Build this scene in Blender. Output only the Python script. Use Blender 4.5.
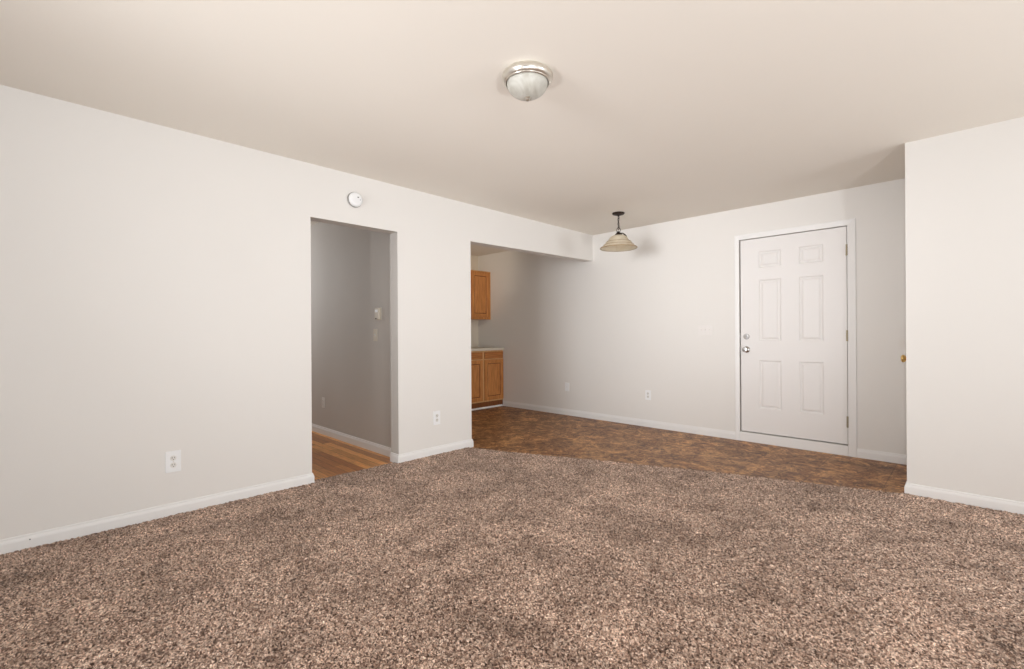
import bpy, bmesh, math, random
import numpy as np
from mathutils import Vector, Matrix
random.seed(4)
for o in list(bpy.data.objects):
    bpy.data.objects.remove(o)
S = bpy.context.scene
COL = S.collection
PI = math.pi

# ------------------------------------------------------------ camera
YAW, ROLL, CAM_H, F_PX = 0.7759, -0.0059, 1.1279, 468.13
cd = bpy.data.cameras.new('camera')
cam = bpy.data.objects.new('camera', cd)
COL.objects.link(cam)
cd.sensor_width = 36
cd.sensor_fit = 'HORIZONTAL'
cd.lens = F_PX / 1024 * 36
cd.clip_start = 0.02
cam.matrix_world = (Matrix.Translation((0, 0, CAM_H)) @ Matrix.Rotation(YAW, 4, 'Z')
                    @ Matrix.Rotation(PI / 2, 4, 'X') @ Matrix.Rotation(ROLL, 4, 'Z'))
S.camera = cam

# ------------------------------------------------------------ light and exposure
S.view_settings.view_transform = 'Standard'
S.view_settings.look = 'None'
S.view_settings.gamma = 1
S.view_settings.use_curve_mapping = False
S.view_settings.exposure = 0.09
w = bpy.data.worlds.new('daylight')
S.world = w
w.use_nodes = True
w.node_tree.nodes['Background'].inputs[0].default_value = (0.75, 0.85, 1, 1)
w.node_tree.nodes['Background'].inputs[1].default_value = 1.0


def area(name, loc, direction, sx, sy, power, color, spread=PI):
    l = bpy.data.lights.new(name, 'AREA')
    l.shape = 'RECTANGLE'
    l.size, l.size_y = sx, sy
    l.energy = power
    l.color = color
    l.spread = spread
    o = bpy.data.objects.new(name, l)
    COL.objects.link(o)
    o.location = loc
    o.rotation_euler = Vector(direction).to_track_quat('-Z', 'Z' if abs(direction[2]) < .9 else 'Y').to_euler()
    return o


XR, YB = 2.7, -4.5      # right wall and the wall behind the camera
H = 2.44
DAY = (0.94, 0.975, 1.0)
area('daylight_right_window', (XR - .03, -.5, 1.45), (-1, 0, 0), 2.0, 1.25, 32, DAY, math.radians(130))
area('daylight_right_window_far', (XR - .03, 3.1, 1.45), (-1, 0, 0), 1.8, 1.25, 24, DAY, math.radians(110))
area('daylight_patio_door', (-2.0, YB + .03, 1.1), (-.1, 1, 0), 1.6, 1.9, 5, DAY, math.radians(40))
area('hall_daylight', (-6.6, 1.15, 1.9), (.45, 1, -.15), 0.5, .6, 13, (0.93, 0.96, 1))


def spot_lamp(name, loc, direction, angle, power, color, soft=.08):
    l = bpy.data.lights.new(name, 'SPOT')
    l.energy, l.spot_size, l.spot_blend, l.shadow_soft_size, l.color = power, math.radians(angle), 1, soft, color
    o = bpy.data.objects.new(name, l)
    COL.objects.link(o)
    o.location = loc
    o.rotation_euler = Vector(direction).to_track_quat('-Z', 'Y').to_euler()


# fill spots added out of view, standing in for flashes: three thrown up at the ceiling, two across the room
FC = (.97, .98, 1)
spot_lamp('bounce_fill', (.1, -.6, .3), (-.6, 1.5, 1), 145, 98, FC)
spot_lamp('bounce_fill_left', (-1.9, -.8, .3), (.3, 1.4, 1), 130, 78, FC)
spot_lamp('bounce_fill_right', (1.6, .6, .3), (-1.1, .8, 1.3), 132, 150, FC)
spot_lamp('room_fill', (-1.9, -.6, 1.9), (-.75, 5.8, -.1), 50, 325, FC, .8)
spot_lamp('room_fill_entry', (-1.9, -.6, 1.9), (.3, 5.8, -.05), 38, 215, FC, .8)
spot_lamp('kitchen_lamp', (-4.3, 3.2, 2.0), (-1.45, 1.45, .3), 66, 42, (1, .86, .68), .12)

# ------------------------------------------------------------ materials


def mat(name, color, rough=.6, metal=0, spec=.5):
    m = bpy.data.materials.new(name)
    m.use_nodes = True
    b = m.node_tree.nodes['Principled BSDF']
    b.inputs['Base Color'].default_value = (*color, 1)
    b.inputs['Roughness'].default_value = rough
    b.inputs['Metallic'].default_value = metal
    b.inputs['Specular IOR Level'].default_value = spec
    return m


class NT:
    def __init__(self, m):
        self.t = m.node_tree
        self.b = self.t.nodes['Principled BSDF']
        self.coord = self.t.nodes.new('ShaderNodeTexCoord').outputs['Object']

    def n(self, kind, **kw):
        nd = self.t.nodes.new(kind)
        for k, v in kw.items():
            if k in nd.inputs:
                nd.inputs[k].default_value = v
            else:
                setattr(nd, k, v)
        return nd

    def l(self, a, b):
        self.t.links.new(a, b)

    def mapping(self, scale=(1, 1, 1), rot=(0, 0, 0), loc=(0, 0, 0)):
        m = self.n('ShaderNodeMapping')
        m.inputs['Scale'].default_value = scale
        m.inputs['Rotation'].default_value = rot
        m.inputs['Location'].default_value = loc
        self.l(self.coord, m.inputs['Vector'])
        return m.outputs['Vector']

    def noise(self, vec, scale, detail=3, rough=.55, dist=0):
        nd = self.n('ShaderNodeTexNoise')
        nd.inputs['Scale'].default_value = scale
        nd.inputs['Detail'].default_value = detail
        nd.inputs['Roughness'].default_value = rough
        nd.inputs['Distortion'].default_value = dist
        self.l(vec, nd.inputs['Vector'])
        return nd.outputs['Fac']

    def ramp(self, fac, stops):
        r = self.n('ShaderNodeValToRGB')
        e = r.color_ramp.elements
        while len(e) < len(stops):
            e.new(.5)
        for i, (p, c) in enumerate(stops):
            e[i].position = p
            e[i].color = (*c, 1) if len(c) == 3 else c
        self.l(fac, r.inputs[0])
        return r.outputs[0]

    def mix(self, a, b, fac, mode='MIX'):
        m = self.n('ShaderNodeMix')
        m.data_type = 'RGBA'
        m.blend_type = mode
        for sock, v in ((m.inputs[0], fac), (m.inputs[6], a), (m.inputs[7], b)):
            if isinstance(v, (int, float)):
                sock.default_value = v
            elif isinstance(v, tuple):
                sock.default_value = (*v, 1)
            else:
                self.l(v, sock)
        return m.outputs[2]

    def bump(self, h, strength, dist):
        b = self.n('ShaderNodeBump')
        b.inputs['Strength'].default_value = strength
        b.inputs['Distance'].default_value = dist
        self.l(h, b.inputs['Height'])
        self.l(b.outputs[0], self.b.inputs['Normal'])

    def base(self, c):
        self.l(c, self.b.inputs['Base Color'])


def paint(name, color, rough=.7, bump=.0006, var=.02):
    m = mat(name, color, rough, spec=.3)
    t = NT(m)
    n1 = t.noise(t.mapping(), 1.7, 2)
    c2 = tuple(min(1, x * (1 - var)) for x in color)
    t.base(t.mix(color, c2, n1))
    t.bump(t.noise(t.mapping(), 160, 2), .3, bump)
    return m


def srgb(r, g, b):
    f = lambda v: (v / 255 / 12.92) if v / 255 <= .04045 else ((v / 255 + .055) / 1.055) ** 2.4
    return (f(r), f(g), f(b))


M = {}
M['wall'] = paint('wall_paint', (0.855, 0.83, 0.795))
M['kitchen_wall'] = paint('kitchen_wall_paint', (0.80, 0.72, 0.60))
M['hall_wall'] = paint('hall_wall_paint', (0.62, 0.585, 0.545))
M['ceiling'] = paint('ceiling_paint', (0.90, 0.85, 0.775), .85, .001)
M['trim'] = paint('trim_paint', (0.90, 0.89, 0.875), .38, .0002, .01)
M['door'] = paint('door_paint', (0.87, 0.845, 0.825), .42, .0002, .015)
M['plastic'] = mat('white_plastic', (0.93, 0.935, 0.94), .35)
M['plastic_shade'] = mat('ivory_plastic', (0.80, 0.78, 0.74), .4)
M['plate_ivory'] = mat('ivory_plate', (0.86, 0.83, 0.80), .35)
M['vent_shade'] = mat('grey_vent_shade', (0.36, 0.34, 0.32), .5)
M['slot'] = mat('dark_slot', (0.03, 0.03, 0.035), .5)
M['almond'] = mat('almond_plastic', (0.70, 0.64, 0.54), .4)
M['nickel'] = mat('brushed_nickel', (0.72, 0.69, 0.63), .33, 1)
M['chrome'] = mat('satin_chrome', (0.55, 0.54, 0.53), .22, 1)
M['brass'] = mat('polished_brass', (0.78, 0.53, 0.20), .2, 1)
M['hinge'] = mat('worn_brass', (0.36, 0.31, 0.22), .45, 1)
M['bronze'] = mat('dark_bronze', (0.035, 0.022, 0.016), .45, .6)
M['shade_rim'] = mat('brown_tinted_glass_edge', (0.42, 0.30, 0.18), .35)
M['dark'] = mat('gap_shade', (0.05, 0.045, 0.04), .9)
M['counter'] = paint('cream_laminate', (0.78, 0.70, 0.58), .35, .0001, .06)

m = M['glass_dome'] = mat('frosted_glass', (0.80, 0.79, 0.74), .3)
t = NT(m)
t.base(t.ramp(t.noise(t.mapping((1, 1, 1)), 9, 3, .5, 1.5),
              [(.3, (0.45, 0.43, 0.37)), (.5, (0.56, 0.545, 0.49)), (.7, (0.66, 0.65, 0.60))]))
m.node_tree.nodes['Principled BSDF'].inputs['Transmission Weight'].default_value = .1

m = M['shade_glass'] = mat('alabaster_glass', (0.78, 0.70, 0.56), .35)
t = NT(m)
t.base(t.ramp(t.noise(t.mapping(), 14, 3, .6, 1.2),
              [(.3, (0.74, 0.66, 0.52)), (.55, (0.88, 0.82, 0.71)), (.75, (0.95, 0.92, 0.84))]))

nt = m.node_tree
tr = nt.nodes.new('ShaderNodeBsdfTranslucent')
tr.inputs[0].default_value = (.97, .92, .80, 1)
mx = nt.nodes.new('ShaderNodeMixShader')
mx.inputs[0].default_value = .6
out_ = [n_ for n_ in nt.nodes if n_.type == 'OUTPUT_MATERIAL'][0]
nt.links.new(nt.nodes['Principled BSDF'].outputs[0], mx.inputs[1])
nt.links.new(tr.outputs[0], mx.inputs[2])
nt.links.new(mx.outputs[0], out_.inputs[0])

# carpet: speckled cut pile
m = M['carpet'] = mat('carpet_pile', (0.3, 0.22, 0.18), .95, spec=.1)
t = NT(m)
v = t.n('ShaderNodeTexVoronoi')
v.inputs['Scale'].default_value = 165
t.l(t.mapping((1, 1, .3)), v.inputs['Vector'])
sep = t.n('ShaderNodeSeparateColor')
t.l(v.outputs['Color'], sep.inputs[0])
speck = t.ramp(sep.outputs[0], [(0, (0.055, 0.033, 0.025)), (.22, (0.19, 0.122, 0.094)), (.5, (0.41, 0.300, 0.243)),
                                (.8, (0.60, 0.475, 0.40)), (1, (0.76, 0.65, 0.57))])
n2 = t.ramp(t.noise(t.mapping(), 150, 2, .6), [(.40, (0.22, 0.20, 0.19)), (.5, (1.0, 1.0, 1.0)), (.60, (1.75, 1.75, 1.75))])
c = t.mix(speck, n2, .5, 'MULTIPLY')
clump = t.ramp(t.noise(t.mapping(), 46, 3, .7), [(.38, (0.50, 0.46, 0.44)), (.52, (1.05, 1.05, 1.05)), (.62, (1.4, 1.4, 1.4))])
c = t.mix(c, clump, .35, 'MULTIPLY')
big = t.ramp(t.noise(t.mapping((1, 1, 1), (0, 0, .4)), 1.7, 4, .62, .8), [(.34, (0.90, 0.83, 0.775)), (.66, (1.44, 1.35, 1.28))])
c = t.mix(c, big, 1.0, 'MULTIPLY')
tread = t.ramp(t.noise(t.mapping((1, 1, 1), (0, 0, .9), (3, 1, 0)), 4.5, 5, .68, .6), [(.36, (0.66, 0.63, 0.61)), (.5, (1.0, 1.0, 1.0)), (.7, (1.2, 1.2, 1.2))])
c = t.mix(c, tread, .8, 'MULTIPLY')
t.base(c)
t.bump(t.noise(t.mapping(), 240, 2), .6, .004)
pb = m.node_tree.nodes['Principled BSDF']
pb.inputs['Sheen Weight'].default_value = .3       # cut pile catches light at its tips
pb.inputs['Sheen Roughness'].default_value = .45
pb.inputs['Sheen Tint'].default_value = (.95, .84, .77, 1)

# vinyl: brown slate print sheet
m = M['vinyl'] = mat('slate_vinyl', (0.2, 0.13, 0.08), .42, spec=.3)
t = NT(m)
mp = t.mapping((1, 1.0, 1), (0, 0, .35))
a = t.ramp(t.noise(mp, 5.5, 8, .72, 1.4), [(.38, srgb(52, 30, 22)), (.46, srgb(140, 96, 62)), (.50, srgb(86, 60, 46)), (.55, srgb(200, 154, 104)),
                                        (.64, srgb(140, 104, 76))])
b = t.ramp(t.noise(t.mapping((1, 1, 1), loc=(5, 3, 0)), 17, 6, .8, 1.6),
           [(.40, srgb(46, 26, 18)), (.48, srgb(124, 80, 50)), (.53, srgb(164, 120, 80)), (.60, srgb(228, 184, 126))])
c = t.mix(a, b, .4)
pat = t.ramp(t.noise(t.mapping(loc=(2, 7, 0)), 3.4, 3, .6, 1), [(.38, (.80, .76, .77)), (.62, (1.32, 1.28, 1.18))])
c = t.mix(c, pat, 1.0, 'MULTIPLY')
br = t.n('ShaderNodeTexBrick')
br.offset = 0
br.inputs['Scale'].default_value = 1
br.inputs['Brick Width'].default_value = .457
br.inputs['Row Height'].default_value = .457
br.inputs['Mortar Size'].default_value = .004
br.inputs['Color1'].default_value = (1.25, 1.22, 1.18, 1)
br.inputs['Color2'].default_value = (1.0, 1.0, 1.02, 1)
br.inputs['Mortar'].default_value = (.68, .66, .64, 1)
t.l(t.mapping(loc=(.46, .1, 0)), br.inputs['Vector'])
c = t.mix(c, br.outputs['Color'], 1.0, 'MULTIPLY')
t.base(c)
t.bump(t.noise(mp, 40, 4), .25, .002)

# hall strip wood
m = M['hardwood'] = mat('orange_hardwood', (0.4, 0.2, 0.08), .32)
t = NT(m)
br = t.n('ShaderNodeTexBrick')
br.offset = .37
br.inputs['Scale'].default_value = 1
br.inputs['Brick Width'].default_value = .9
br.inputs['Row Height'].default_value = .075
br.inputs['Mortar Size'].default_value = .0015
br.inputs['Color1'].default_value = (*srgb(244, 180, 108), 1)
br.inputs['Color2'].default_value = (*srgb(160, 98, 56), 1)
br.inputs['Mortar'].default_value = (*srgb(60, 32, 16), 1)
t.l(t.mapping(), br.inputs['Vector'])
g = t.ramp(t.noise(t.mapping((1.2, 22, 1)), 5, 5, .65), [(.32, (.62, .58, .55)), (.65, (1.3, 1.25, 1.15))])
t.base(t.mix(br.outputs['Color'], g, 1.0, 'MULTIPLY'))


def oak(name, dark, light, axis):
    m = mat(name, light, .42)
    t = NT(m)
    sc = [26, 26, 26]
    sc[axis] = 1.6
    g = t.noise(t.mapping(tuple(sc)), 3, 6, .65, .4)
    t.base(t.ramp(g, [(.32, dark), (.6, light), (.8, tuple(min(1, x * 1.15) for x in light))]))
    return m


M['oak_v'] = oak('oak_vertical_grain', srgb(168, 102, 50), srgb(214, 146, 82), 2)
M['oak_h'] = oak('oak_cross_grain', srgb(155, 92, 45), srgb(196, 128, 70), 1)
M['oak_groove'] = oak('oak_dark_groove', srgb(112, 64, 30), srgb(140, 84, 42), 2)  # darker oak for the panel grooves and toe kick
M['oak_edge'] = oak('oak_pale_edge', srgb(205, 155, 100), srgb(226, 180, 126), 2)

# ------------------------------------------------------------ mesh helpers


def tag(o, label=None, cat=None, group=None, kind=None):
    for k, v in (('label', label), ('category', cat), ('group', group), ('kind', kind)):
        if v:
            o[k] = v
    return o


def obj(name, bm, m, parent=None, smooth=False, loc=None):
    me = bpy.data.meshes.new(name)
    bmesh.ops.recalc_face_normals(bm, faces=bm.faces)
    bm.to_mesh(me)
    bm.free()
    if smooth:
        for p in me.polygons:
            p.use_smooth = True
        me.set_sharp_from_angle(angle=math.radians(38))
    me.materials.append(m)
    o = bpy.data.objects.new(name, me)
    COL.objects.link(o)
    if parent:
        o.parent = parent
    if loc:
        o.location = loc
    return o


def empty(name, loc, rz=0):
    o = bpy.data.objects.new(name, None)
    COL.objects.link(o)
    o.location = loc
    o.rotation_euler = (0, 0, rz)
    o.empty_display_size = .1
    return o


def box(bm, x0, x1, y0, y1, z0, z1, bev=0):
    r = bmesh.ops.create_cube(bm, size=1)
    vs = r['verts']
    for v in vs:
        v.co = Vector(((x0 + x1) / 2 + v.co.x * (x1 - x0), (y0 + y1) / 2 + v.co.y * (y1 - y0), (z0 + z1) / 2 + v.co.z * (z1 - z0)))
    if bev:
        es = list({e for v in vs for e in v.link_edges})
        bmesh.ops.bevel(bm, geom=es, offset=bev, segments=2, affect='EDGES', profile=.5)
    return bm


def boxes(*bs, bev=0):
    bm = bmesh.new()
    for b in bs:
        box(bm, *b, bev=bev)
    return bm


def lathe(profile, seg=40, axis='Z', center=(0, 0, 0), bm=None, sign=1):
    """profile: (radius, height) pairs; revolved about an axis through center"""
    bm = bm or bmesh.new()
    rings = []
    for r, h in profile:
        ring = []
        for k in range(seg if r > 1e-6 else 1):
            a = 2 * PI * k / seg
            c, s = r * math.cos(a), r * math.sin(a)
            p = {'Z': (c, s, sign * h), 'X': (sign * h, c, s), 'Y': (c, sign * h, s)}[axis]
            ring.append(bm.verts.new(Vector(p) + Vector(center)))
        rings.append(ring)
    for a, b in zip(rings, rings[1:]):
        if len(a) == 1 and len(b) == 1:
            continue
        for k in range(seg):
            k2 = (k + 1) % seg
            if len(a) == 1:
                bm.faces.new((a[0], b[k], b[k2]))
            elif len(b) == 1:
                bm.faces.new((a[k], a[k2], b[0]))
            else:
                bm.faces.new((a[k], a[k2], b[k2], b[k]))
    return bm


def tube(pts, rad, seg=10, bm=None, closed=False):
    bm = bm or bmesh.new()
    P = [Vector(p) for p in pts]
    n = len(P)
    rings = []
    prev = None
    for i, p in enumerate(P):
        a = P[(i - 1) % n] if (closed or i) else p
        b = P[(i + 1) % n] if (closed or i < n - 1) else p
        d = (b - a).normalized()
        u = prev if prev else (Vector((0, 0, 1)) if abs(d.z) < .9 else Vector((1, 0, 0)))
        u = (u - d * u.dot(d)).normalized()
        prev = u
        v = d.cross(u)
        r = rad[i] if isinstance(rad, (list, tuple)) else rad
        rings.append([bm.verts.new(p + (u * math.cos(2 * PI * k / seg) + v * math.sin(2 * PI * k / seg)) * r) for k in range(seg)])
    pairs = list(zip(rings, rings[1:])) + ([(rings[-1], rings[0])] if closed else [])
    for a, b in pairs:
        for k in range(seg):
            bm.faces.new((a[k], a[(k + 1) % seg], b[(k + 1) % seg], b[k]))
    if not closed:
        bm.faces.new(rings[0][::-1])
        bm.faces.new(rings[-1])
    return bm


def panelled(us, vs, panels, thick, rings, to3d, bm=None):
    """slab with front at depth 0 whose panel cells carry nested moulded rings [(inset, depth)]; to3d(u,v,d)"""
    bm = bm or bmesh.new()
    cache = {}

    def V(u, v, d):
        k = (round(u, 5), round(v, 5), round(d, 5))
        if k not in cache:
            cache[k] = bm.verts.new(to3d(u, v, d))
        return cache[k]
    for i in range(len(us) - 1):
        for j in range(len(vs) - 1):
            u0, u1, v0, v1 = us[i], us[i + 1], vs[j], vs[j + 1]
            if (i, j) not in panels:
                bm.faces.new((V(u0, v0, 0), V(u1, v0, 0), V(u1, v1, 0), V(u0, v1, 0)))
                continue
            prev = [V(u0, v0, 0), V(u1, v0, 0), V(u1, v1, 0), V(u0, v1, 0)]
            for ins, d in rings:
                cur = [V(u0 + ins, v0 + ins, d), V(u1 - ins, v0 + ins, d), V(u1 - ins, v1 - ins, d), V(u0 + ins, v1 - ins, d)]
                for k in range(4):
                    bm.faces.new((prev[k], prev[(k + 1) % 4], cur[(k + 1) % 4], cur[k]))
                prev = cur
            bm.faces.new(prev)
    # sides and back
    def strip(a, b):
        for p, q in zip(a, a[1:]):
            bm.faces.new((V(*p, 0), V(*q, 0), V(*q, thick), V(*p, thick)))
    strip([(u, vs[0]) for u in us], 0)
    strip([(u, vs[-1]) for u in us], 0)
    strip([(us[0], v) for v in vs], 0)
    strip([(us[-1], v) for v in vs], 0)
    loop = ([(u, vs[0]) for u in us] + [(us[-1], v) for v in vs[1:]] + [(u, vs[-1]) for u in us[::-1][1:]]
            + [(us[0], v) for v in vs[::-1][1:-1]])
    bm.faces.new([V(*p, thick) for p in loop])
    return bm


# ------------------------------------------------------------ setting
XL, XLo = -3.589, -3.712       # left wall faces
YK = 5.2                       # back wall
XKW = -5.89                    # kitchen wall
YR, XC = 4.235, -0.3235         # closet block face and corner
XH = -7.2                      # end of the hall
HA, HB, HT = 1.474, 2.230, 2.034
KA = 3.07


def struct(name, bm, m, parent=None, smooth=False):
    o = obj(name, bm, m, parent, smooth)
    if not parent:
        o['kind'] = 'structure'
    return o


struct('ceiling', boxes((XH - .1, XR + .1, YB - .1, YK + .1, H, H + .1)), M['ceiling'])
bm = boxes((XLo, XL, YB - .1, HA, 0, H), (XLo, XL, HA, HB, HT, H), (XLo, XL, HB, KA, 0, H))
bmesh.ops.remove_doubles(bm, verts=bm.verts, dist=1e-6)
# header over the kitchen opening, its underside rising slightly towards the back wall
z0, z1 = 2.068, 2.100
vs = [bm.verts.new(p) for p in [(XLo, KA, z0), (XL, KA, z0), (XL, YK, z1), (XLo, YK, z1), (XLo, KA, H), (XL, KA, H), (XL, YK, H), (XLo, YK, H)]]
for f in [(0, 1, 2, 3), (4, 5, 6, 7), (0, 1, 5, 4), (1, 2, 6, 5), (2, 3, 7, 6), (3, 0, 4, 7)]:
    bm.faces.new([vs[i] for i in f])
wl = struct('wall_left', bm, M['wall'])
wl.data.materials.append(M['hall_wall'])      # doorway reveal faces take the darker hall wall colour
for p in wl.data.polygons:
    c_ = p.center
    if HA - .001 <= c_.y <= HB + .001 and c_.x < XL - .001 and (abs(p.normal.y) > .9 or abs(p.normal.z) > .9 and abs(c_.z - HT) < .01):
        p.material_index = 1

DX0, DX1, DZ0, DZ1 = -1.742, -0.806, 0.094, 2.106   # entry door hole
struct('wall_back', boxes((XKW - .1, DX0, YK, YK + .12, 0, H), (DX0, DX1, YK, YK + .12, DZ1, H),
                          (DX0, DX1, YK, YK + .12, 0, DZ0), (DX1, XC + .1, YK, YK + .12, 0, H)), M['wall'])
struct('wall_closet_front', boxes((XC, XR + .1, YR, YR + .11, 0, H)), M['wall'])
struct('wall_closet_side', boxes((XC, XC + .11, YR + .11, 4.40, 0, H), (XC, XC + .11, 4.40, 5.08, 2.03, H),
                                 (XC, XC + .11, 5.08, YK, 0, H)), M['wall'])
# right wall and rear wall with their window openings
WZ0, WZ1 = .82, 2.08
WINS = [(-1.5, .5), (2.2, 4.0)]
rw = [(XR, XR + .12, a, b, 0, H) for a, b in ((YB - .1, -1.5), (.5, 2.2), (4.0, YR))]
for a, b in WINS:
    rw += [(XR, XR + .12, a, b, 0, WZ0), (XR, XR + .12, a, b, WZ1, H)]
struct('wall_right', boxes(*rw), M['wall'])
PX0, PX1 = -2.8, -1.2
struct('wall_rear', boxes((XL, PX0, YB - .12, YB, 0, H), (PX1, XR, YB - .12, YB, 0, H), (PX0, PX1, YB - .12, YB, 2.05, H)), M['wall'])
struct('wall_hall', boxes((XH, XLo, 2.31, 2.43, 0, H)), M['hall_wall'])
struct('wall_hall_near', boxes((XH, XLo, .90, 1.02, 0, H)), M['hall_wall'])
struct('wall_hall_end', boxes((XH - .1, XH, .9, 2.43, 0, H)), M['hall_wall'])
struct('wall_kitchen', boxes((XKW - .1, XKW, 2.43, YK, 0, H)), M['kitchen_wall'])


def window(name, x0, x1, y0, y1, z0, z1, along):
    """frame with a meeting stile and two panes, set in a wall"""
    fr = bmesh.new()
    t_ = .045
    if along == 'y':
        for a in (y0, (y0 + y1) / 2 - t_ / 2, y1 - t_):
            box(fr, x0, x1, a, a + t_, z0, z1)
        for a in (z0, z1 - t_):
            box(fr, x0, x1, y0 + t_, y1 - t_, a, a + t_)
        pb = boxes((x0 + .02, x0 + .026, y0 + t_, y1 - t_, z0 + t_, z1 - t_))
    else:
        for a in (x0, (x0 + x1) / 2 - t_ / 2, x1 - t_):
            box(fr, a, a + t_, y0, y1, z0, z1)
        for a in (z0, z1 - t_):
            box(fr, x0 + t_, x1 - t_, y0, y1, a, a + t_)
        pb = boxes((x0 + t_, x1 - t_, y0 + .02, y0 + .026, z0 + t_, z1 - t_))
    r = struct(name, fr, M['trim'])
    g = mat('window_glass', (.9, .95, .95), .02)
    g.node_tree.nodes['Principled BSDF'].inputs['Transmission Weight'].default_value = 1
    obj('pane', pb, g, r)


for i, (a, b) in enumerate(WINS):
    window('window_%d' % (1 + 2 * i), XR + .04, XR + .10, a, b, WZ0, WZ1, 'y')
window('window_2', PX0, PX1, YB - .10, YB - .04, 0, 2.05, 'x')

# floors: vinyl, hall wood, and the carpet as a dense pile surface


def poly(name, pts, z0, z1, m):
    bm = bmesh.new()
    a = [bm.verts.new((x, y, z1)) for x, y in pts]
    b = [bm.verts.new((x, y, z0)) for x, y in pts]
    bm.faces.new(a)
    bm.faces.new(b[::-1])
    for i in range(len(pts)):
        j = (i + 1) % len(pts)
        bm.faces.new((a[i], b[i], b[j], a[j]))
    return struct(name, bm, m)


SEAM = [(-3.60, 3.005), (-3.055, 3.212), (-2.59, 3.395), (-2.03, 3.622), (-1.46, 3.855), (-.92, 4.02), (-.46, 4.170), (-.28, 4.25)]
poly('floor_vinyl', [(XKW - .1, 2.43), (XLo, 2.43), (XLo, 3.0)] + [(x, y - .05) for x, y in SEAM] + [(XC + .11, YR), (XC + .11, YK + .1), (XKW - .1, YK + .1)], -.05, 0, M['vinyl'])
poly('floor_hall', [(XH, .9), (XL - .05, .9), (XL - .05, 2.43), (XH, 2.43)], -.05, 0, M['hardwood'])
poly('floor', [(XL - .05, YB - .1), (XR + .1, YB - .1), (XR + .1, YR + .05)] + [(x, y - .06) for x, y in SEAM[::-1]] + [(XL - .05, 3.0)], -.055, -.002, M['carpet'])

step = .008
CX1, CY0 = 1.3, -.7        # the fine pile covers what can be seen from about the camera; the plain floor runs on behind
nx, ny = int((CX1 - XL + .06) / step), int((YR + .03 - CY0) / step)
rng = np.random.default_rng(7)
gx, gy = np.meshgrid(XL - .06 + np.arange(nx) * step, CY0 + np.arange(ny) * step, indexing='ij')
px = gx + rng.uniform(-.42, .42, gx.shape) * step
py = gy + rng.uniform(-.42, .42, gx.shape) * step
pz = .004 + rng.uniform(0, .011, gx.shape) + .0025 * np.sin(gx * 3.1 + gy * 1.7) * np.sin(gy * 2.3 - gx)
sx, sy = zip(*SEAM)
lim = np.interp(gx, sx, sy) + rng.uniform(-.006, .006, gx.shape)
inside = gy <= lim
# carpet keeps to the room side of the left wall, except the tongue in the hall doorway
door_tongue = (gy > HA + .005) & (gy < HB - .005)
inside &= (gx > XL + .002) | (door_tongue & (gx > XL - .052 + rng.uniform(-.004, .004, gx.shape)))
inside &= (gy < YR) | (gx < XC)
pz = np.where(inside, pz, 0)
keep = inside[:-1, :-1] & inside[1:, :-1] & inside[1:, 1:] & inside[:-1, 1:]
idx = np.arange(nx * ny).reshape(nx, ny)
q = np.stack([idx[:-1, :-1], idx[1:, :-1], idx[1:, 1:], idx[:-1, 1:]], -1)[keep]
used, inv = np.unique(q, return_inverse=True)
co = np.stack([px, py, pz], -1).reshape(-1, 3)[used]
inv = inv.reshape(-1)
me = bpy.data.meshes.new('carpet')
me.vertices.add(len(co))
me.vertices.foreach_set('co', co.astype(np.float32).ravel())
me.loops.add(len(inv))
me.loops.foreach_set('vertex_index', inv.astype(np.int32))
me.polygons.add(len(q))
me.polygons.foreach_set('loop_start', np.arange(0, len(inv), 4, dtype=np.int32))
me.update(calc_edges=True)
me.validate()
me.polygons.foreach_set('use_smooth', np.ones(len(q), dtype=bool))
me.materials.append(M['carpet'])
carpet = bpy.data.objects.new('floor_carpet', me)
COL.objects.link(carpet)
carpet['kind'] = 'structure'

# ------------------------------------------------------------ baseboards
BH, BT = .082, .013
PROF = [(0, 0), (BT, 0), (BT, BH * .66), (BT * .85, BH * .76), (BT * .55, BH * .86), (BT * .5, BH * .97), (BT * .3, BH), (0, BH)]


def sweep(path, side, closed_ends=True, prof=PROF):
    """sweep the board profile along a floor path; side=+1 puts the board on the left of travel; corners are mitred"""
    bm = bmesh.new()
    P = [Vector((x, y)) for x, y in path]
    rings = []
    for i, p in enumerate(P):
        ns = []
        if i:
            d = (P[i] - P[i - 1]).normalized()
            ns.append(Vector((-d.y, d.x)) * side)
        if i < len(P) - 1:
            d = (P[i + 1] - P[i]).normalized()
            ns.append(Vector((-d.y, d.x)) * side)
        n = ns[0] if len(ns) == 1 else (ns[0] + ns[1]) / (1 + ns[0].dot(ns[1]))
        rings.append([bm.verts.new((p.x + n.x * a, p.y + n.y * a, z)) for a, z in prof])
    for a, b in zip(rings, rings[1:]):
        for k in range(len(prof)):
            k2 = (k + 1) % len(prof)
            bm.faces.new((a[k], a[k2], b[k2], b[k]))
    bm.faces.new(rings[0])
    bm.faces.new(rings[-1][::-1])
    return bm


bl = struct('baseboard_left', sweep([(XL, YB), (XL, HA), (XLo + .02, HA)], -1), M['trim'])
obj('nail_hole', lathe([(0, .002), (.0032, .002), (.0032, 0), (0, 0)], 10, 'X', (XL + BT * .9, -.023, .054)), M['slot'], bl)
struct('baseboard_left_middle', sweep([(XLo, HB), (XL, HB), (XL, KA), (XLo + .0, KA)], -1), M['trim'])
struct('baseboard_back', sweep([(-5.30, YK), (-1.785, YK)], -1), M['trim'])
struct('baseboard_entry', sweep([(-.741, YK), (XC, YK)], -1), M['trim'])
struct('baseboard_right', sweep([(XC, 4.40), (XC, YR), (XR, YR)], -1), M['trim'])
struct('baseboard_hall', sweep([(XH, 2.31), (XLo, 2.31)], -1), M['trim'])

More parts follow.
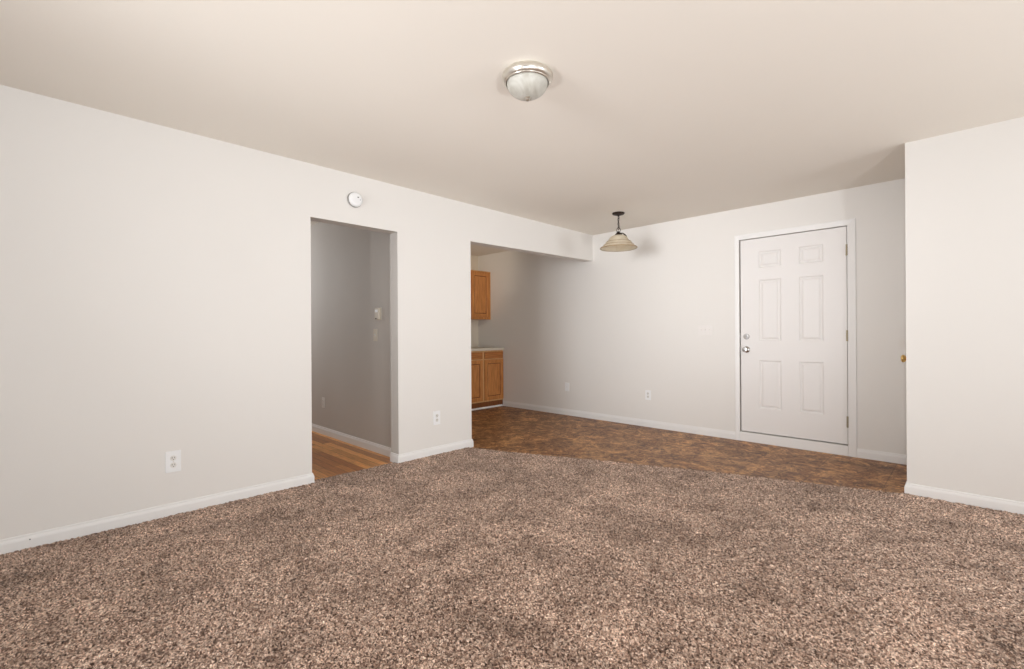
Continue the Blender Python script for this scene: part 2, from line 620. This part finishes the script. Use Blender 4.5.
# ------------------------------------------------------------ entry door
d1 = empty('door_1', ((DX0 + DX1) / 2, YK, DZ0))
d1['kind'] = 'structure'
D0 = Vector(d1.location)
SX0, SX1, SZ0, SZ1 = -1.731, -.812, .104, 2.099
FY = YK + .006
pu = [SX0, -1.556, -1.350, -1.196, -.992, SX1]
pv = [SZ0, .352, .850, 1.045, 1.675, 1.795, 1.965, SZ1]
cells = {(i, j) for i in (1, 3) for j in (1, 3, 5)}
slab = panelled(pu, pv, cells, .044, [(.003, .001), (.012, .011), (.018, .0125), (.024, .011), (.038, .002)],
                lambda u, v, d: Vector((u, FY + d, v)) - D0)
obj('slab', slab, M['door'], d1)


def shifted(bm, d):
    bmesh.ops.translate(bm, verts=bm.verts, vec=-d)
    return bm


# dark sheet added behind the slab, standing in for shade in the gaps
obj('gap_backing', shifted(boxes((DX0 - .01, DX1 + .01, FY + .046, FY + .06, DZ0 - .01, DZ1 + .01)), D0), M['dark'], d1)
# knob with rosette, deadbolt, edge latch
kx, kz = -1.676, .957
kb = lathe([(0, 0), (.033, 0), (.033, .004), (.026, .010), (.012, .013), (.011, .030), (.020, .036), (.0275, .047), (.0275, .058), (.021, .066), (0, .069)],
           28, 'Y', (kx, FY, kz), sign=-1)
k = obj('door_knob', shifted(kb, D0), M['chrome'], d1, True)
k['label'] = 'round satin chrome door knob'
kz2 = 1.092
db = lathe([(0, 0), (.030, 0), (.030, .006), (.025, .014), (0, .015)], 28, 'Y', (kx, FY, kz2), sign=-1)
k = obj('deadbolt', shifted(db, D0), M['chrome'], d1, True)
k['label'] = 'round satin chrome deadbolt plate'
obj('thumb_turn', shifted(boxes((kx - .004, kx + .004, FY - .034, FY - .014, kz2 - .016, kz2 + .016), bev=.002), D0), M['chrome'], k)
for z in (.957, 1.092):
    obj('strike_plate', shifted(boxes((DX0 + .0015, DX0 + .0085, FY - .004, FY + .02, z - .03, z + .03)), D0), M['chrome'], d1)
for i, hz in enumerate((.310, 1.098, 1.882)):
    hb = bmesh.new()
    for s in range(5):
        lathe([(0, 0), (.0065, 0), (.0065, .019), (0, .019)], 12, 'Z', (DX1 - .002, YK - .009, hz - .05 + s * .0205), hb)
    box(hb, DX1 - .012, DX1 + .002, YK - .004, YK + .0065, hz - .05, hz + .052)
    obj('hinge', shifted(hb, D0), M['hinge'], d1, True)

# casing: three mitred boards in one moulding
def casing(x0, x1, z1, wl, wr, wt, y, t_, name, m, zb=0):
    bm = bmesh.new()
    # section across the board: (fraction of width from the opening, projection)
    sec = [(0, 0), (0, t_ * .55), (.10, t_ * .62), (.30, t_ * .70), (.72, t_ * .95), (.90, t_), (1, t_ * .9), (1, 0)]
    rings = []
    for (bx, bz, ox, oz) in ((x0, zb, x0 - wl, zb), (x0, z1, x0 - wl, z1 + wt), (x1, z1, x1 + wr, z1 + wt), (x1, zb, x1 + wr, zb)):
        rings.append([bm.verts.new((bx + (ox - bx) * f, y - p, bz + (oz - bz) * f)) for f, p in sec])
    for a, b in zip(rings, rings[1:]):
        for k in range(len(sec)):
            k2 = (k + 1) % len(sec)
            bm.faces.new((a[k], a[k2], b[k2], b[k]))
    bm.faces.new(rings[0])
    bm.faces.new(rings[-1][::-1])
    return struct(name, bm, m)


casing(DX0, DX1 + .001, DZ1, .043, .064, .052, YK, .017, 'trim_1', M['trim'])
struct('trim_2', boxes((DX0 + .001, DX1, YK - .013, YK - .0005, 0, DZ0 - .002), bev=.002), M['trim'])      # board under the door

# closet door, seen only by its knob past the block corner
d2 = empty('door_2', (XC + .03, 4.74, 0))
d2['kind'] = 'structure'
obj('slab', shifted(panelled([4.405, 4.48, 4.70, 4.78, 5.0, 5.075], [.012, .25, .9, 1.1, 1.85, 2.02],
                             {(1, 1), (3, 1), (1, 3), (3, 3)}, .035, [(.01, .006), (.03, .002)],
                             lambda u, v, d: Vector((XC + .012 + d, u, v))), Vector((XC + .03, 4.74, 0))), M['door'], d2)
kb = lathe([(0, 0), (.030, 0), (.030, .003), (.022, .008), (.010, .011), (.010, .024), (.020, .030), (.0275, .040), (.0275, .050), (.020, .057), (0, .060)],
           28, 'X', (XC + .012, 4.445, .935), sign=-1)
k = obj('door_knob', shifted(kb, Vector((XC + .03, 4.74, 0))), M['brass'], d2, True)
k['label'] = 'round polished brass knob'

# ------------------------------------------------------------ wall plates
# each is built facing -Y about its own centre, then turned onto its wall


def outlet(loc, rz, label, pw=.074, ph=.118, duplex=True, m=None, group=None):
    r = empty('wall_outlet', loc, rz)
    tag(r, label, 'outlet', group)
    m = m or M['plastic']
    obj('cover_plate', boxes((-pw / 2, pw / 2, -.006, 0, -ph / 2, ph / 2), bev=.002), m, r)
    if duplex:
        for s in (-1, 1):
            c = s * ph * .165
            b = lathe([(0, .0085), (.0155, .0085), (.0165, .0065), (.0165, 0)], 24, 'Y', (0, 0, c), sign=-1)
            so = obj('socket', b, M['plastic_shade'], r, True)
            for dx, hh in ((-.0065, .0045), (.0065, .0038)):
                obj('slot', boxes((dx - .0012, dx + .0012, -.0092, -.0084, c + .003 - hh, c + .003 + hh)), M['slot'], so)
            obj('slot', lathe([(0, .0092), (.0025, .0092), (.0025, .0084)], 12, 'Y', (0, 0, c - .009), sign=-1), M['slot'], so)
        obj('screw', lathe([(0, .0082), (.0028, .0078), (.003, .006)], 12, 'Y', (0, 0, 0), sign=-1), M['nickel'], r)
    else:
        obj('jack', lathe([(0, .011), (.005, .011), (.005, .006)], 16, 'Y', (0, 0, 0), sign=-1), M['nickel'], r)
        for s in (-1, 1):
            obj('screw', lathe([(0, .0075), (.0025, .0072), (.003, .0058)], 12, 'Y', (0, 0, s * ph * .36), sign=-1), M['plastic_shade'], r)
    return r


RZL = PI / 2      # faces +X (on the left wall)
outlet((XL, .606, .342), RZL, 'white duplex outlet on the left wall, left of the hall doorway', .080, .132)
outlet((XL, 2.640, .350), RZL, 'white duplex outlet on the wall stretch between hall doorway and kitchen opening', .078, .128)
outlet((-2.797, YK, .385), 0, 'white duplex outlet low on the back wall below and left of the triple light switch', .072, .116)
outlet((-4.028, YK, .392), 0, 'white low wall plate on the back wall nearest the kitchen cabinets', .072, .116, duplex=False)
outlet((-5.290, 2.31, .362), 0, 'small outlet low on the grey hall wall just above its baseboard', .074, .120, m=M['plastic_shade'])


def switch(loc, rz, label, gangs, m, tm):
    w_, h_ = .07 + .046 * (gangs - 1), .116
    r = empty('light_switch', loc, rz)
    tag(r, label, 'light switch')
    obj('cover_plate', boxes((-w_ / 2, w_ / 2, -.006, 0, -h_ / 2, h_ / 2), bev=.002), m, r)
    for g_ in range(gangs):
        x = (g_ - (gangs - 1) / 2) * .046
        bm = boxes((x - .0055, x + .0055, -.0075, -.005, -.0125, .0125))
        o = obj('toggle', bm, tm, r)
        bm = boxes((-.004, .004, -.016, 0, -.004, .004), bev=.001)
        lv = obj('lever', bm, tm, o, loc=(x, -.005, .001))
        lv.rotation_euler = (math.radians(-28), 0, 0)
        for s in (-1, 1):
            obj('screw', lathe([(0, .0075), (.0025, .0072), (.003, .0058)], 12, 'Y', (x, 0, s * .03), sign=-1), M['plastic_shade'], r)
    return r


switch((-2.100, YK, 1.163), 0, 'white triple light switch plate on the back wall left of the entry door', 3, M['plate_ivory'], M['plate_ivory'])
switch((-4.115, 2.31, 1.130), 0, 'single light switch on the grey hall wall just below the thermostat', 1, M['almond'], M['plastic_shade'])

th = empty('thermostat', (-4.045, 2.31, 1.333))
tag(th, 'small boxy thermostat on the grey hall wall above the single switch', 'thermostat')
obj('back_plate', boxes((-.042, .042, -.008, 0, -.060, .060), bev=.002), M['almond'], th)
obj('cover', boxes((-.036, .036, -.032, -.008, -.054, .054), bev=.005), M['almond'], th)
obj('dial_window', boxes((-.024, .024, -.0335, -.0315, .014, .040), bev=.0006), M['plastic'], th)
obj('lever', boxes((-.003, .003, -.040, -.031, -.052, -.040), bev=.001), M['slot'], th)

sd = empty('smoke_detector', (XL, 1.829, 2.232), RZL)
tag(sd, 'round white smoke detector on the left wall above the hall doorway', 'smoke detector')
obj('mounting_base', lathe([(0, 0), (.060, 0), (.062, .004), (.062, .014), (.054, .016), (.054, .02), (0, .02)], 48, 'Y', sign=-1), M['vent_shade'], sd, True)
obj('cover', lathe([(0, .018), (.0575, .018), (.0585, .023), (.057, .034), (.051, .040), (.036, .043), (0, .044)], 48, 'Y', sign=-1), M['plastic'], sd, True)
obj('test_button', boxes((.0055, .0195, -.0455, -.041, .0135, .0195), bev=.001), M['slot'], sd)
obj('indicator', lathe([(0, .046), (.0032, .045), (.0036, .040)], 14, 'Y', (.030, 0, -.002), sign=-1), M['slot'], sd, True)

# ------------------------------------------------------------ flush ceiling light
fl = empty('flush_ceiling_light', (-1.585, 1.736, H))
tag(fl, 'round flush ceiling light with brushed nickel rim and frosted glass dome', 'ceiling light')
obj('rim', lathe([(0, 0), (.108, 0), (.113, -.006), (.122, -.011), (.1265, -.017), (.127, -.026), (.1255, -.036), (.121, -.044), (.113, -.049), (.112, -.053), (.108, -.056), (.1055, -.052), (.1045, -.03), (0, -.03)], 72), M['nickel'], fl, True)
dome = [(.1030, -.046)]
for i in range(1, 15):
    a = i / 15 * PI / 2
    dome.append((.1030 * math.cos(a) ** .88, -.050 - .074 * math.sin(a)))
dome.append((0, -.124))
obj('glass_dome', lathe(dome, 72), M['glass_dome'], fl, True)
obj('finial', lathe([(.004, -.116), (.015, -.121), (.0165, -.126), (.011, -.131), (.0125, -.136), (.008, -.141), (0, -.143)], 24), M['nickel'], fl, True)

# ------------------------------------------------------------ pendant
pd = empty('pendant_light', (-2.730, 4.442, H))
tag(pd, 'small pendant lamp with dark bronze chain and bell-shaped alabaster glass shade', 'pendant lamp')
obj('canopy', lathe([(0, 0), (.066, 0), (.067, -.006), (.060, -.016), (.030, -.025), (.012, -.029), (.008, -.036), (0, -.036)], 40), M['bronze'], pd, True)
ch = bmesh.new()
zt = -.034
nl = 6
for i in range(nl):
    zc = zt - .014 - i * .0232
    pts = []
    for k_ in range(20):
        a = 2 * PI * k_ / 20
        u, v_ = .0075 * math.cos(a), .0155 * math.sin(a)
        pts.append((u, 0, zc + v_) if i % 2 else (0, u, zc + v_))
    tube(pts, .0030, 8, ch, closed=True)
obj('chain', ch, M['bronze'], pd, True)
co_ = [(0.004 + .006 * math.sin(i * .9), .004 + .006 * math.cos(i * .8), -.03 - i * .0145) for i in range(12)]
obj('cord', tube(co_, .0018, 6), M['bronze'], pd, True)
lp = tube([(.020 * math.cos(2 * PI * k_ / 24), -.0 + .010 * math.cos(2 * PI * k_ / 24), -.185 + .022 * math.sin(2 * PI * k_ / 24)) for k_ in range(24)], .003, 8, closed=True)
obj('hanging_loop', lp, M['bronze'], pd, True)
obj('cap', lathe([(0, -.200), (.010, -.200), (.013, -.208), (.022, -.213), (.026, -.222), (.036, -.231), (.045, -.243), (.047, -.252), (.040, -.254), (0, -.250)], 36), M['bronze'], pd, True)
out = [(.036, -.241), (.056, -.245), (.076, -.254), (.092, -.267), (.101, -.282), (.110, -.296), (.119, -.309), (.133, -.317), (.140, -.327), (.147, -.340), (.161, -.348), (.170, -.358), (.182, -.368), (.194, -.374), (.197, -.379)]
inn = [(r - .005, z - .002) for r, z in out[::-1]]
shade = obj('glass_shade', lathe(out + [(.195, -.383)] + inn, 72), M['shade_glass'], pd, True)
rb = obj('rim_band', lathe([(.194, -.376), (.199, -.377), (.1995, -.382), (.195, -.386), (.191, -.383)], 72), M['shade_rim'], shade, True)
for rr, zz in ((.133, -.316), (.161, -.347)):
    obj('ridge_line', tube([((rr + .0015) * math.cos(2 * PI * k_ / 72), (rr + .0015) * math.sin(2 * PI * k_ / 72), zz) for k_ in range(72)], .0018, 8, closed=True), M['shade_rim'], shade, True)
for az in (math.radians(18), math.radians(150)):     # scrolled arms gripping the shade
    pts = []
    for (r, z) in [(.012, -.226), (.030, -.222), (.046, -.224), (.058, -.232), (.070, -.244), (.080, -.258), (.084, -.270), (.080, -.275), (.074, -.272), (.072, -.264)]:
        pts.append((r * math.cos(az), r * math.sin(az), z))
    obj('scroll_arm', tube(pts, [.005, .006, .006, .0065, .0075, .009, .009, .007, .006, .005], 8), M['bronze'], pd, True)
bulb = lathe([(0, -.345), (.018, -.338), (.029, -.318), (.027, -.298), (.014, -.276), (.013, -.250), (0, -.250)], 24)
obj('bulb', bulb, M['plastic'], pd, True)

# ------------------------------------------------------------ kitchen cabinets


def cab_door(name, y0, y1, z0, z1, xf, parent, origin, fr=.052):
    """frame-and-panel door facing +X: frame, darker moulded groove and raised centre"""
    f = lambda u, v, d: Vector((xf - d, u, v)) - origin
    us, vs = [y0, y0 + fr, y1 - fr, y1], [z0, z0 + fr, z1 - fr, z1]
    o = obj(name, panelled(us, vs, {(1, 1)}, .019, [(.003, .002), (.006, .009)], f), M['oak_v'], parent)
    g = bmesh.new()
    box(g, xf - .0165, xf - .0075, y0 + fr + .002, y1 - fr - .002, z0 + fr + .002, z1 - fr - .002)
    obj('groove', shifted(g, origin), M['oak_groove'], o)
    i0 = fr + .014
    g = panelled([y0 + i0, y1 - i0], [z0 + i0, z1 - i0], {(0, 0)}, .006, [(.003, -.001), (.016, -.0055)],
                 lambda u, v, d: Vector((xf - .0078 - d, u, v)) - origin)
    obj('raised_panel', g, M['oak_v'], o)
    return o


def base_cabinet(y0, y1, label, dw):
    xf = -5.305
    org = Vector(((XKW + xf) / 2, (y0 + y1) / 2, 0))
    r = empty('base_cabinet', org)
    tag(r, label, 'kitchen cabinet', None)
    obj('carcass', shifted(boxes((XKW, xf - .02, y0, y1, .10, .882)), org), M['oak_v'], r)
    fb = boxes((xf - .02, xf, y0, y0 + .032, .10, .882), (xf - .02, xf, y1 - .032, y1, .10, .882),
               (xf - .02, xf, y0 + .032, y1 - .032, .10, .135), (xf - .02, xf, y0 + .032, y1 - .032, .735, .765),
               (xf - .02, xf, y0 + .032, y1 - .032, .850, .882))
    obj('face_frame', shifted(fb, org), M['oak_edge'], r)
    obj('toe_kick', shifted(boxes((XKW, xf - .012, y0, y1, 0, .10)), org), M['oak_groove'], r)
    a, b = dw
    obj('drawer_front', shifted(boxes((xf + .0005, xf + .018, a, b, .758, .862), bev=.004), org), M['oak_h'], r)
    cab_door('door', a, b, .122, .742, xf + .0195, r, org)
    return r


def wall_cabinet(y0, y1, label, dw):
    xf = -5.592
    org = Vector(((XKW + xf) / 2, (y0 + y1) / 2, 1.37))
    r = empty('wall_cabinet', org)
    tag(r, label, 'kitchen cabinet', None)
    obj('carcass', shifted(boxes((XKW, xf - .02, y0, y1, 1.375, 2.142)), org), M['oak_v'], r)
    fb = boxes((xf - .02, xf, y0, y0 + .036, 1.375, 2.142), (xf - .02, xf, y1 - .05, y1, 1.375, 2.142),
               (xf - .02, xf, y0 + .036, y1 - .05, 1.375, 1.415), (xf - .02, xf, y0 + .036, y1 - .05, 2.105, 2.142))
    obj('face_frame', shifted(fb, org), M['oak_v'], r)
    a, b = dw
    cab_door('door', a, b, 1.408, 2.122, xf + .0195, r, org)
    obj('edge_strip', shifted(boxes((xf, xf + .008, y1 - .012, y1, 1.375, 2.146), (xf, xf + .010, y0, y1 - .0125, 2.136, 2.146)), org), M['oak_edge'], r)
    return r


base_cabinet(4.776, YK - .001, 'oak base cabinet touching the back wall, one drawer over one door', (4.798, 5.186))
base_cabinet(4.350, 4.776, 'oak base cabinet next along, cut off by the kitchen opening edge', (4.366, 4.752))
wall_cabinet(4.775, YK - .001, 'oak wall cabinet with raised panel door hanging above the counter', (4.790, 5.158))
ct = boxes((XKW + .001, -5.27, 4.345, YK - .002, .883, .920), bev=.004)
tag(obj('countertop', ct, M['counter']), 'cream laminate countertop on the oak base cabinets', 'countertop')
struct('trim_3', sweep([(-5.317, YK - .014), (-5.317, 4.35)], 1, prof=[(0, 0), (.014, 0), (.013, .012), (.008, .020), (0, .024)]), M['trim'])
